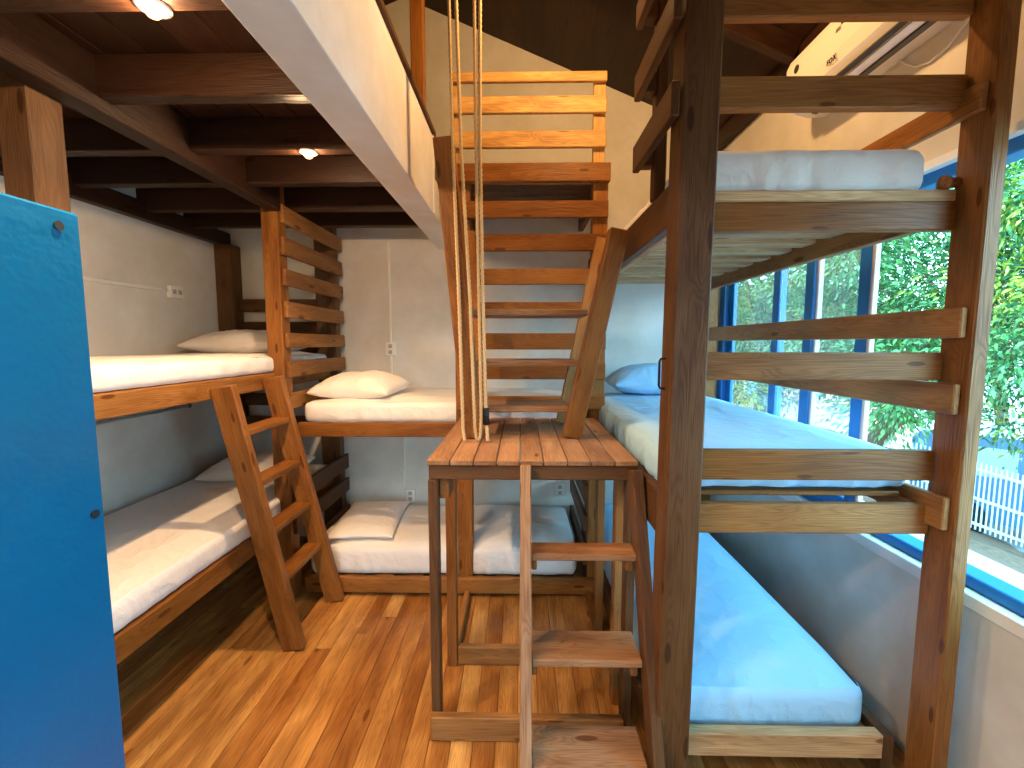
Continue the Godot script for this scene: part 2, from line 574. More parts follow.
func make_loft() -> void:
	var lo := struct("ceiling_loft", "dark timber underside of the sleeping loft over the left bunk", V(-1.5, 2.45, 2))
	var x := XL
	while x < -0.68:
		var w := minf(0.145, -0.66 - x)
		bx(lo, "floor_board", M.ceiling_wood, x + 0.001, x + w - 0.001, 2.61, 2.64, DF, DB, 0.003)
		x += w
	for d in [-1.2, -0.8, -0.4, 0.0, 0.4, 0.8, 1.15, 1.58, 2.0, 2.40, 2.86, 3.25]:
		bx(lo, "joist", M.ceiling_wood, XL, -0.66, 2.475, 2.61, d - 0.03, d + 0.03)
	bx(lo, "beam", M.ceiling_wood, -1.50, -1.42, 2.43, 2.609, DF, 2.70)
	bx(lo, "wall_plate", M.ceiling_wood, XL, XL + 0.06, 2.42, 2.53, DF, DB)
	# white fascia beam along the loft edge
	var fb := struct("trim_1", "white painted box beam along the edge of the loft", V(-0.58, 2.4, 1))
	bx(fb, "box_beam", M.fascia_white, -0.66, -0.505, 2.40, 2.84, DF, 2.66, 0.003)
	bx(fb, "end_trim", M.fascia_white, -0.66, -0.498, 2.40, 2.84, 2.66, 2.69, 0.003)
	bx(fb, "rear_beam", M.fascia_white, -0.66, -0.505, 2.40, 2.62, 2.69, DB, 0.003)
	bx(fb, "cap_rail", M.dark_wood, -0.66, -0.49, 2.84, 2.87, DF, 2.70)
	bx(fb, "loft_post", M.orange_wood[0], -0.60, -0.53, 2.87, roof_y(-0.53) - 0.03, 2.57, 2.64)

# ------------------------------------------------------------------ bedding
func mattress(called: String, label: String, matn: String, x0: float, x1: float, y0: float, y1: float, d0: float, d1: float, sd: int, gather := 0.006, r := 0.05) -> Node3D:
	var c := V((x0 + x1) / 2, y0, (d0 + d1) / 2)
	var h := Vector3((x1 - x0) / 2, (y1 - y0) / 2, (d1 - d0) / 2)
	var no := FastNoiseLite.new()
	no.seed = sd
	no.frequency = 2.2
	var n2 := FastNoiseLite.new()
	n2.seed = sd + 9
	n2.frequency = 7.0
	var st := SurfaceTool.new()
	st.begin(Mesh.PRIMITIVE_TRIANGLES)
	st.set_smooth_group(0)
	var res := 0.022
	for a in 3:
		var b := (a + 1) % 3
		var e := (a + 2) % 3
		var nb := maxi(6, int(2 * h[b] / res))
		var ne := maxi(6, int(2 * h[e] / res))
		for sg: float in [-1.0, 1.0]:
			if a == 1 and sg < 0:
				nb = 8
				ne = 8
			grid_into(st, nb, ne, func(u, v):
				var p := Vector3.ZERO
				p[a] = sg * h[a]
				p[b] = (u * 2 - 1) * h[b]
				p[e] = (v * 2 - 1) * h[e]
				var rr := Vector3(r, minf(r, h.y * 0.6), r)
				var q := p.clamp(-h + rr, h - rr)
				var dlt := (p - q) / rr
				if dlt.length() > 0.0001:
					p = q + dlt.normalized() * rr
				var up := clampf((p.y / h.y + 1) / 2, 0, 1)
				# sagging, puckered sheet
				var w := no.get_noise_3d(p.x, p.y, p.z) * 0.010 + n2.get_noise_3d(p.x * 0.5, p.y, p.z * 1.6) * 0.004
				var edge := 1.0 - smoothstep(0.0, 0.12, minf(h.x - absf(p.x), h.z - absf(p.z)))
				p.y += w * up + 0.008 * up * (1.0 - edge)
				var side := edge * (1.0 - up * 0.8)
				var s := p.x if h.z - absf(p.z) < h.x - absf(p.x) else p.z
				var fold := sin(s * 34.0 + 5.0 * no.get_noise_2d(s * 0.8, 3.0)) * n2.get_noise_2d(s * 0.6, 8.0) * gather * 3.0
				var outw := Vector3(p.x / h.x, 0, p.z / h.z)
				outw = Vector3(signf(outw.x), 0, 0) if absf(outw.x) > absf(outw.z) and h.x - absf(p.x) < h.z - absf(p.z) else Vector3(0, 0, signf(outw.z))
				p += outw * fold * side
				return p, (sg < 0))
	st.index()
	st.generate_normals()
	var o := put(self, called, st.commit(), M[matn], c + Vector3(0, h.y, 0))
	tag(o, label, "mattress", "sheeted bunk mattresses")
	return o

func pillow(label: String, matn: String, at: Vector3, w: float, l: float, t: float, yaw: float, tilt: float, sd: int, puck := 1.0) -> void:
	var no := FastNoiseLite.new()
	no.seed = sd
	no.frequency = 5.0
	var st := SurfaceTool.new()
	st.begin(Mesh.PRIMITIVE_TRIANGLES)
	st.set_smooth_group(0)
	for s: float in [1.0, -1.0]:
		grid_into(st, 34, 34, func(u, v):
			var a: float = u * 2 - 1
			var b: float = v * 2 - 1
			var x: float = a * (w / 2) * (1.0 - 0.09 * (1 - a * a) * 0.0 - 0.07 * (1 - b * b) * absf(a))
			var z: float = b * (l / 2) * (1.0 - 0.07 * (1 - a * a) * absf(b))
			var bulge: float = pow(maxf(0, (1 - pow(absf(a), 2.6)) * (1 - pow(absf(b), 2.6))), 0.55)
			var wr: float = no.get_noise_2d(x * 0.9, z * 0.9) * 0.16 + sin(atan2(b, a) * 26.0) * 0.035 * smoothstep(0.4, 0.95, maxf(absf(a), absf(b))) * puck
			var y: float = s * t / 2 * bulge * (1.0 + wr) * (1.0 if s > 0 else 0.62)
			return Vector3(x, y, z), s < 0)
	st.index()
	st.generate_normals()
	var o := put(self, "pillow", st.commit(), M[matn], V(at.x, at.y + t * 0.29, at.z), Basis.from_euler(Vector3(deg_to_rad(tilt), deg_to_rad(yaw), 0)))
	tag(o, label, "pillow", "bunk pillows")

# ------------------------------------------------------------------ bunks
func make_left_bunk() -> void:
	var b := thing("bunk_bed", "brown timber two-tier bunk frame along the left wall with slatted end screen", "bunk bed", V(-1.95, 0, 2.5), "timber bunk frames")
	bx(b, "post", M.dark_wood[0], -1.60, -1.50, 0, 2.475, 1.40, 1.51)
	bx(b, "post", M.orange_wood[0], -1.545, -1.447, 0, 2.605, 2.70, 2.80)
	bx(b, "post", M.dark_wood, -1.60, -1.447, 0, 2.605, 3.50, 3.58)
	bx(b, "post", M.dark_wood, XL + 0.002, -2.26, 0, 2.42, 3.52, 3.64)
	for y in [[0.45, 0.555], [1.375, 1.468]]:
		bx(b, "side_rail", M.orange_wood, -1.545, -1.502, y[0], y[1], 1.51, 2.70)
		bx(b, "side_rail", M.orange_wood, -1.545, -1.502, y[0], y[1], 2.80, 3.50)
		bx(b, "wall_rail", M.dark_wood, XL, XL + 0.045, y[0], y[1], 1.40, 3.52)
		bx(b, "head_rail", M.dark_wood, -2.255, -1.605, y[0], y[1], 3.58, 3.62)
		bx(b, "foot_rail", M.dark_wood, -2.35, -1.605, y[0], y[1], 1.40, 1.45)
		for k in 9:
			var d := 1.5 + k * 0.235
			bx(b, "base_slat", M.mid_wood, XL + 0.05, -1.55, y[1] - 0.03, y[1] - 0.008, d, d + 0.12)
	for y in [[1.90, 2.0], [1.72, 1.82], [1.55, 1.64]]:
		bx(b, "head_slat", M.dark_wood, -2.258, -1.605, y[0], y[1], 3.585, 3.61)
	for y in [[0.95, 1.05], [1.14, 1.24]]:
		bx(b, "head_slat", M.dark_wood, -2.258, -1.605, y[0], y[1], 3.585, 3.61)
	for y in [[2.37, 2.475], [2.18, 2.29], [2.0, 2.10], [1.805, 1.904], [1.62, 1.712], [1.436, 1.537], [1.24, 1.34]]:
		bx(b, "screen_slat", M.mid_wood, -1.445, -1.42, y[0], y[1], 2.72, 3.60)
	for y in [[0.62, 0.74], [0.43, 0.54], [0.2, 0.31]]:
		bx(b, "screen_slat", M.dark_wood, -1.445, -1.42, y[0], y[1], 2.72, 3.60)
	mattress("mattress", "white sheeted mattress on the upper tier of the left bunk", "white_sheet", -2.35, -1.51, 1.463, 1.575, 1.50, 3.49, 101)
	mattress("mattress", "white sheeted mattress on the lower tier of the left bunk", "white_sheet", -2.35, -1.51, 0.55, 0.69, 1.50, 3.49, 102)
	pillow("plump white pillow on the upper tier of the left bunk", "pillow_cloth", Vector3(-1.95, 1.568, 3.18), 0.74, 0.46, 0.22, 0, 0, 5)
	pillow("white pillow on the lower tier of the left bunk behind the ladder", "pillow_cloth", Vector3(-1.90, 0.685, 3.14), 0.66, 0.46, 0.20, 6, 3, 6)
	# leaning ladder
	var l := thing("bunk_ladder", "short orange-brown wooden ladder leaning on the left bunk", "ladder", V(-1.22, 0, 2.5))
	var f0 := Vector3(-1.215, 0.0, 2.245)
	var t0 := Vector3(-1.445, 1.44, 2.13)
	var f1 := Vector3(-1.185, 0.0, 2.70)
	var t1 := Vector3(-1.445, 1.45, 2.57)
	for p in [[f0, t0], [f1, t1]]:
		board(l, "stile", M.orange_wood[0], p[0] + Vector3(0, 0.008, 0), p[1], Vector3(1, 0, 0), 0.112, 0.045)
	for y in [0.40, 0.67, 0.935, 1.20]:
		var k: float = y / 1.44
		var pa := f0.lerp(t0, k)
		var pb := f1.lerp(t1, k)
		bx(l, "rung", M.orange_wood, pa.x - 0.05, pa.x + 0.05, y - 0.016, y + 0.016, pa.z + 0.024, pb.z - 0.024)

func make_back_bunk() -> void:
	var b := thing("bunk_bed", "brown timber bunk frame along the back wall with horizontal slat screen", "bunk bed", V(-0.5, 0, 3.2), "timber bunk frames")
	bx(b, "post", M.orange_wood, -0.405, -0.305, 0, 2.71, 2.785, 2.875)
	bx(b, "post", M.orange_wood, 0.44, 0.53, 0, 2.71, 2.785, 2.875)
	bx(b, "side_rail", M.orange_wood, -1.40, 0.53, 0.03, 0.13, 2.745, 2.783)
	bx(b, "side_rail", M.orange_wood, -1.40, 0.53, 1.06, 1.15, 2.745, 2.783)
	for y in [[0.03, 0.11], [1.06, 1.13]]:
		bx(b, "wall_rail", M.dark_wood, -1.40, 0.40, y[0], y[1], 3.59, 3.64)
		for k in 9:
			var x := -1.36 + k * 0.2
			bx(b, "base_slat", M.mid_wood, x, x + 0.12, y[1] - 0.016, y[1] + 0.002, 2.79, 3.63)
	for y in [[2.40, 2.50], [2.205, 2.305], [2.005, 2.10], [1.82, 1.90], [1.61, 1.71], [1.425, 1.525], [1.235, 1.32]]:
		bx(b, "screen_slat", M.orange_wood, -0.40, 0.528, y[0], y[1], 2.755, 2.783)
	bx(b, "top_beam", M.orange_wood[1], -0.41, 0.535, 2.605, 2.712, 2.74, 2.783)
	for k in 7:
		bx(b, "loft_board", M.dark_wood, -0.42, 0.53, 2.63, 2.66, 2.88 + k * 0.108, 2.985 + k * 0.108)
	bx(b, "loft_bearer", M.dark_wood, 0.46, 0.50, 2.53, 2.628, 2.88, 3.64)
	bx(b, "loft_bearer", M.dark_wood, -0.40, -0.36, 2.53, 2.628, 2.88, 3.64)
	# guard rail on top, in a paler wood tone
	bx(b, "guard_post", M.pale_wood, 0.435, 0.505, 2.715, 3.225, 2.785, 2.825)
	bx(b, "guard_post", M.pale_wood, -0.415, -0.36, 2.715, 3.225, 2.785, 2.825)
	for y in [[2.805, 2.90], [3.0, 3.095], [3.175, 3.23]]:
		bx(b, "guard_rail", M.pale_wood, -0.415, 0.507, y[0], y[1], 2.755, 2.783)
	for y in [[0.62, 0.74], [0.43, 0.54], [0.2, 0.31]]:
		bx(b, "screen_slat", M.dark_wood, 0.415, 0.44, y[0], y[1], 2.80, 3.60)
	mattress("mattress", "cream sheeted mattress on the middle tier of the back bunk", "white_sheet", -1.39, 0.40, 1.134, 1.285, 2.79, 3.60, 103)
	mattress("mattress", "white sheeted mattress low on the bottom tier of the back bunk", "white_sheet", -1.40, 0.38, 0.114, 0.32, 2.80, 3.60, 104)
	pillow("plump cream pillow on the middle tier of the back bunk", "pillow_cloth", Vector3(-1.10, 1.275, 3.06), 0.58, 0.44, 0.22, -8, 5, 7)
	pillow("flat white pillow on the bottom tier of the back bunk", "pillow_cloth", Vector3(-1.10, 0.322, 3.18), 0.46, 0.70, 0.11, 4, 0, 8, 0.4)

func make_platform() -> void:
	var p := thing("step_platform", "worn wooden platform of nine boards with steps below, between the bunks", "platform", V(0.05, 0, 2.2))
	for k in 9:
		var x := -0.372 + k * 0.0935
		bx(p, "deck_board", M.worn_wood, x + 0.002, x + 0.0915, 1.165, 1.187, 1.725, 2.74, 0.003)
	bx(p, "apron", M.dark_wood[2], -0.365, 0.468, 1.105, 1.164, 1.735, 1.775)
	bx(p, "apron", M.dark_wood, -0.365, -0.325, 1.085, 1.164, 1.776, 2.73)
	bx(p, "apron", M.dark_wood, 0.428, 0.466, 1.085, 1.164, 1.776, 2.73)
	bx(p, "leg", M.dark_wood, -0.370, -0.332, 0.0, 1.104, 1.737, 1.80)
	bx(p, "leg", M.dark_wood, 0.43, 0.468, 0.0, 1.104, 1.737, 1.80)
	bx(p, "leg", M.mid_wood, -0.368, -0.318, 0.0, 1.084, 2.13, 2.19)
	bx(p, "leg", M.mid_wood, 0.42, 0.466, 0.0, 1.084, 1.90, 1.96)
	bx(p, "leg", M.mid_wood, 0.42, 0.462, 0.0, 1.084, 2.35, 2.41)
	bx(p, "floor_rail", M.mid_wood, -0.37, 0.428, 0.002, 0.106, 1.70, 1.736)
	bx(p, "floor_rail", M.mid_wood, -0.316, 0.418, 0.002, 0.100, 2.14, 2.175)
	bx(p, "floor_rail", M.mid_wood, -0.355, -0.32, 0.002, 0.060, 2.20, 2.735)
	bx(p, "floor_rail", M.mid_wood, 0.425, 0.46, 0.002, 0.060, 2.42, 2.735)
	# cheek block at the front left leg
	bx(p, "bracket", M.mid_wood, -0.331, -0.29, 1.01, 1.10, 1.78, 1.90)
	# lower steps
	board(p, "step_stile", M.worn_wood[0], Vector3(0.022, 0.0, 1.335), Vector3(0.022, 1.178, 1.695), Vector3(1, 0, 0), 0.042, 0.075)
	board(p, "step_stile", M.dark_wood[0], Vector3(0.472, 0.0, 1.335), Vector3(0.447, 1.16, 1.695), Vector3(1, 0, 0), 0.042, 0.085)
	for s in [[0.215, 1.385, 1.56], [0.525, 1.49, 1.66], [0.865, 1.60, 1.70]]:
		var t := bx(p, "tread", M.worn_wood, 0.044, 0.438, s[0] - 0.028, s[0], s[1], s[2])
		bx(t, "cleat", M.mid_wood[1], 0.045, 0.065, s[0] - 0.075, s[0] - 0.030, s[1] + 0.02, s[2])
		bx(t, "cleat", M.mid_wood[1], 0.40, 0.427, s[0] - 0.075, s[0] - 0.030, s[1] + 0.02, s[2])
	# upper flared stair standing on the platform
	var u := thing("upper_stair", "steep orange-brown wooden stair standing on the platform below the rope", "stair", V(0.03, 1.187, 2.3))
	board(u, "stile", M.orange_wood[0], Vector3(-0.225, 1.195, 2.16), Vector3(-0.346, 2.56, 2.10), Vector3(1, 0, 0), 0.085, 0.11)
	board(u, "stile", M.orange_wood[1], Vector3(0.252, 1.195, 2.16), Vector3(0.446, 2.16, 2.08), Vector3(1, 0, 0), 0.085, 0.08)
	board(u, "back_stile", M.mid_wood[2], Vector3(0.235, 1.195, 2.52), Vector3(0.475, 2.26, 2.69), Vector3(1, 0, 0), 0.06, 0.05)
	board(u, "back_stile", M.orange_wood[1], Vector3(-0.205, 1.195, 2.52), Vector3(-0.30, 2.30, 2.69), Vector3(1, 0, 0), 0.06, 0.05)
	for s in [[1.335, -0.20, 0.245], [1.565, -0.225, 0.29], [1.815, -0.25, 0.335]]:
		bx(u, "tread", M.worn_wood, s[1], s[2], s[0] - 0.03, s[0], 2.20, 2.48)

func make_right_bunk() -> void:
	var b := thing("bunk_bed", "tall dark timber three-tier bunk frame beside the window", "bunk bed", V(1.0, 0, 2.5), "timber bunk frames")
	var px0 := 0.474
	var px1 := 0.583
	var post := board(b, "post", M.dark_wood[0], Vector3(0.522, 0, 1.465), Vector3(0.548, roof_y(0.58) - 0.13, 1.455), Vector3(1, 0, 0), 0.112, 0.11, 0.006)
	var hp := PackedVector3Array([V(0.478, 1.60, 1.47), V(0.462, 1.598, 1.47), V(0.458, 1.59, 1.47), V(0.458, 1.51, 1.47), V(0.462, 1.502, 1.47), V(0.478, 1.50, 1.47)])
	var hd := put(b, "handle", tube(hp, 0.004), M.black_metal, Vector3.ZERO)
	hd.set_meta("label", "thin black metal handle")
	bx(b, "post", M.mid_wood[1], 1.398, 1.452, 0, roof_y(1.52) - 0.12, 1.405, 1.515, 0.006)
	bx(b, "post", M.orange_wood[0], 1.45, 1.53, 0, 2.30, 3.50, 3.58)
	var pg := put(b, "peg", lathe(PackedVector2Array([Vector2(0.0, 0.0), Vector2(0.016, 0.0), Vector2(0.016, 0.03), Vector2(0.022, 0.034), Vector2(0.022, 0.05), Vector2(0.0, 0.055)]), 14), M.mid_wood[2], V(1.397, 2.16, 1.50), Basis.from_euler(Vector3(0, 0, PI / 2)))
	pg.set_meta("label", "turned wooden peg")
	bx(b, "post", M.dark_wood, 0.535, 0.60, 0, 2.30, 3.50, 3.58)
	# near end rails, let in behind the posts
	var ends := [[2.655, 2.76, "mid"], [2.385, 2.482, "mid"], [2.010, 2.100, "orange"], [1.527, 1.619, "mid"], [1.187, 1.289, "orange"], [1.000, 1.103, "mid"]]
	for e in ends:
		bx(b, "end_rail", M.mid_wood if e[2] == "mid" else M.orange_wood, px1 + 0.001, 1.391, e[0], e[1], 1.487, 1.522)
	bx(b, "end_rail", M.slat_wood[1], px1 + 0.001, 1.30, 0.165, 0.255, 1.487, 1.53)
	# long rails by the window
	for y in [[1.665, 1.762], [1.422, 1.520], [2.345, 2.43]]:
		bx(b, "window_rail", M.mid_wood, 1.374, 1.397, y[0], y[1], 1.425, 3.50)
	bx(b, "window_rail", M.mid_wood, 1.374, 1.397, 1.04, 1.15, 1.425, 1.70)
	# tier frames: bottom, middle, top
	bx(b, "side_rail", M.mid_wood, 1.35, 1.390, 1.055, 1.105, 1.525, 3.50)
	bx(b, "side_rail", M.dark_wood[1], 0.478, 0.515, 0.985, 1.14, 1.525, 3.50)
	bx(b, "side_rail", M.dark_wood[0], 0.522, 0.56, 2.06, 2.205, 1.525, 3.50)
	bx(b, "side_rail", M.mid_wood[0], 1.36, 1.40, 2.035, 2.155, 1.525, 3.50)
	bx(b, "ledger", M.slat_wood[2], 0.562, 0.60, 2.06, 2.10, 1.525, 3.50)
	bx(b, "side_rail", M.dark_wood, 0.50, 0.54, 0.10, 0.22, 1.535, 3.50)
	bx(b, "side_rail", M.dark_wood, 1.33, 1.372, 0.02, 0.22, 1.525, 3.50)
	bx(b, "end_slat", M.slat_wood[2], px1 + 0.001, 1.391, 2.102, 2.138, 1.492, 1.53)
	for k in 11:
		var d := 1.56 + k * 0.185
		bx(b, "base_slat", M.slat_wood, 0.562, 1.359, 2.105, 2.138, d, d + 0.10)
	for k in 9:
		var d := 1.56 + k * 0.215
		bx(b, "base_slat", M.mid_wood, 0.517, 1.349, 1.108, 1.126, d, d + 0.12)
		bx(b, "base_slat", M.mid_wood, 0.542, 1.329, 0.165, 0.186, d + 0.0, d + 0.12)
	# short guard by the opening of the top tier
	bx(b, "guard_post", M.dark_wood, 0.520, 0.565, 2.21, roof_y(0.56) - 0.13, 1.80, 1.86)
	for y in [[2.325, 2.425], [2.595, 2.69], [2.86, 2.95]]:
		bx(b, "guard_rail", M.dark_wood[1], 0.448, 0.474, y[0], y[1], 1.40, 1.86)
		bx(b, "guard_block", M.dark_wood[1], 0.475, 0.519, y[0] + 0.01, y[1] - 0.01, 1.80, 1.855)
	mattress("mattress", "white sheeted mattress on the top tier of the right bunk", "white_sheet", 0.562, 1.345, 2.142, 2.298, 1.535, 3.49, 105, 0.010)
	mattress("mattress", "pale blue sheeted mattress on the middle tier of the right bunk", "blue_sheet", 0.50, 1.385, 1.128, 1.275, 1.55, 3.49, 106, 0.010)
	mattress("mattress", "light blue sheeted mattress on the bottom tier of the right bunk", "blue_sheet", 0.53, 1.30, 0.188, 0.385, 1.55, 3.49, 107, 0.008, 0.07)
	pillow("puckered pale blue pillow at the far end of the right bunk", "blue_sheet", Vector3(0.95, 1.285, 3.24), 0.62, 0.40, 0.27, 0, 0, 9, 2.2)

# ------------------------------------------------------------------ small things
func make_fittings() -> void:
	# rope hanging from the roof to the platform
	var r := thing("climbing_rope", "pale natural fibre rope hanging in loops down to the platform", "rope", V(-0.22, 1.19, 2.08))
	var top := 3.86
	var sets := [
		[V(-0.325, top, 2.05), V(-0.307, 3.12, 2.05), V(-0.298, 2.51, 2.05), V(-0.278, 1.85, 2.05), V(-0.266, 1.25, 2.05), V(-0.258, 1.197, 2.04)],
		[V(-0.29, top, 2.05), V(-0.277, 3.12, 2.05), V(-0.262, 2.51, 2.05), V(-0.228, 1.85, 2.05), V(-0.210, 1.25, 2.05), V(-0.203, 1.205, 2.05), V(-0.193, 1.199, 2.05), V(-0.185, 1.215, 2.05), V(-0.180, 1.3, 2.05), V(-0.187, 1.85, 2.05), V(-0.196, 2.6, 2.05), V(-0.20, top, 2.05)],
		[V(-0.17, top, 2.05), V(-0.174, 3.12, 2.05), V(-0.178, 2.51, 2.05), V(-0.169, 1.85, 2.05), V(-0.158, 1.3, 2.05), V(-0.150, 1.197, 2.04)],
	]
	for s in sets:
		put(r, "strand", rope_mesh(PackedVector3Array(s), 0.0075), M.rope_fibre, Vector3.ZERO)
	put(r, "rope_grip", lathe(PackedVector2Array([Vector2(0.0, 0.0), Vector2(0.013, 0.0), Vector2(0.016, 0.005), Vector2(0.016, 0.075), Vector2(0.013, 0.08), Vector2(0.0, 0.08)]), 14), M.black_metal, V(-0.158, 1.27, 2.05))
	put(r, "pulley", lathe(PackedVector2Array([Vector2(0.0, 0.0), Vector2(0.09, 0.0), Vector2(0.10, 0.02), Vector2(0.10, 0.05), Vector2(0.04, 0.07), Vector2(0.02, 0.12), Vector2(0.0, 0.12)]), 16), M.black_metal, V(-0.27, 3.86, 2.06))
	# bulbs under the loft joists
	var bl := [[V(-0.905, 2.475, 1.16), "glowing warm bulb under the loft joist nearest the viewer"], [V(-0.92, 2.475, 2.0), "glowing warm bulb under the loft joist further back"], [V(-0.9, 2.475, 0.40), "warm bulb under the loft joist overhead, above the locker"], [V(-0.9, 2.475, -0.40), "warm bulb under the loft joist behind the viewer"]]
	for a in bl:
		var lampo := thing("ceiling_bulb", a[1], "lamp", a[0], "warm bulbs under the loft")
		put(lampo, "holder", lathe(PackedVector2Array([Vector2(0.0, 0.0), Vector2(0.04, 0.0), Vector2(0.04, -0.003), Vector2(0.026, -0.006), Vector2(0.0, -0.006)]), 16), M.white_plastic, a[0])
		var sp := SphereMesh.new()
		sp.radius = 0.018
		sp.height = 0.026
		sp.radial_segments = 20
		sp.rings = 10
		put(lampo, "bulb", sp, M.bulb_glow, a[0] + Vector3(0, -0.014, 0))
		lamp_light(lampo, a[0] + Vector3(0, -0.014, 0), Color8(255, 208, 156), 0.45, 0.02)
		var dl := SpotLight3D.new()
		dl.name = "down_light"
		lampo.add_child(dl, true)
		dl.position = Vector3(0, -0.014, 0)
		dl.rotation_degrees = Vector3(-90, 0, 0)
		dl.light_color = Color8(255, 208, 156)
		dl.light_energy = 1.45
		dl.light_size = 0.02
		dl.spot_range = 12.0
		dl.spot_angle = 72.0
		dl.spot_angle_attenuation = 0.6
		dl.spot_attenuation = 2.0
		dl.shadow_enabled = true
	# pendant lamp above the viewer
	var pa := V(0.35, 3.42, 1.95)
	var pl := thing("pendant_lamp", "warm pendant bulb hanging from the roof above the viewer", "lamp", pa)
	put(pl, "cord", tube(PackedVector3Array([pa + Vector3(0, 0.06, 0), V(0.35, 3.6, 1.95), V(0.35, roof_y(0.35) - 0.002, 1.95)]), 0.004), M.black_metal, Vector3.ZERO)
	put(pl, "holder", lathe(PackedVector2Array([Vector2(0.0, 0.1), Vector2(0.02, 0.1), Vector2(0.024, 0.05), Vector2(0.02, 0.045), Vector2(0.0, 0.045)]), 14), M.white_plastic, pa)
	var ps := SphereMesh.new()
	ps.radius = 0.05
	ps.height = 0.10
	put(pl, "bulb", ps, M.bulb_glow, pa)
	lamp_light(pl, pa, Color8(255, 196, 124), 1.7, 0.05)
	# blue steel locker beside the viewer
	var lk := thing("steel_locker", "tall glossy blue steel locker at the left edge", "locker", V(-1.3, 0, 0.6))
	bx(lk, "body", M.locker_blue, -1.55, -1.05, 0.06, 1.955, 0.12, 1.075, 0.006)
	bx(lk, "plinth", M.locker_blue, -1.53, -1.07, 0.0, 0.06, 0.14, 1.06, 0.002)
	for q in [[1.915, 1.02], [1.23, 1.045]]:
		var dsk := CylinderMesh.new()
		dsk.top_radius = 0.009
		dsk.bottom_radius = 0.011
		dsk.height = 0.006
		dsk.radial_segments = 16
		put(lk, "rivet", dsk, M.hole_black, V(-1.048, q[0], q[1]), Basis.from_euler(Vector3(0, 0, PI / 2)))
	# sockets and conduits
	socket("white wall socket with a conduit above the upper left bunk", V(XL, 2.0, 3.08), Vector3(1, 0, 0), [[V(XL, 2.005, 1.9), V(XL, 2.0, 3.02)]])
	socket("white wall socket on the back wall above the middle bunk", V(-1.057, 1.60, DB), Vector3(0, 0, 1), [[V(-1.057, 1.54, DB), V(-1.057, 1.30, DB)], [V(-1.057, 1.66, DB), V(-1.057, 2.45, DB)]])
	socket("white wall socket low on the back wall beside the flat pillow", V(-0.92, 0.37, DB), Vector3(0, 0, 1), [[V(-0.97, 0.46, DB), V(-0.97, 1.05, DB)]])
	socket("white wall socket low on the back wall behind the platform", V(0.335, 0.43, DB), Vector3(0, 0, 1), [[V(0.335, 0.49, DB), V(0.335, 1.05, DB)]])
	var cd := thing("cable_conduit", "thin grey conduit on the wall under the upper left bunk", "conduit", V(XL, 1.2, 2.5))
	bx(cd, "channel", M.steel, XL, XL + 0.015, 1.19, 1.208, 1.6, 3.14, 0.002)
	bx(cd, "end_cap", M.grey_plastic, XL, XL + 0.02, 1.185, 1.213, 3.14, 3.16, 0.002)
	make_ac()

func socket(label: String, at: Vector3, n: Vector3, runs: Array) -> void:
	var s := thing("wall_socket", label, "socket", at, "wall sockets")
	var alongx: bool = n.z > 0.5
	var sz := Vector3(0.085, 0.11, 0.03) if alongx else Vector3(0.03, 0.085, 0.12)
	put(s, "box", box_mesh(sz, 0.005, 0), M.white_plastic, at + n * 0.0155)
	for k in [-1.0, 1.0]:
		var fs := Vector3(0.03, 0.03, 0.004) if alongx else Vector3(0.004, 0.03, 0.03)
		put(s, "outlet", box_mesh(fs, 0.001, 0), M.socket_grey, at + n * 0.032 + (Vector3(0, k * 0.024, 0) if alongx else Vector3(0, 0, k * 0.026)))
	for r in runs:
		var a: Vector3 = r[0]
		var b: Vector3 = r[1]
		var d := (b - a).abs() + Vector3(0.016, 0.016, 0.016)
		put(s, "conduit", box_mesh(d, 0.002, 0), M.white_plastic, (a + b) / 2 + n * 0.0085)

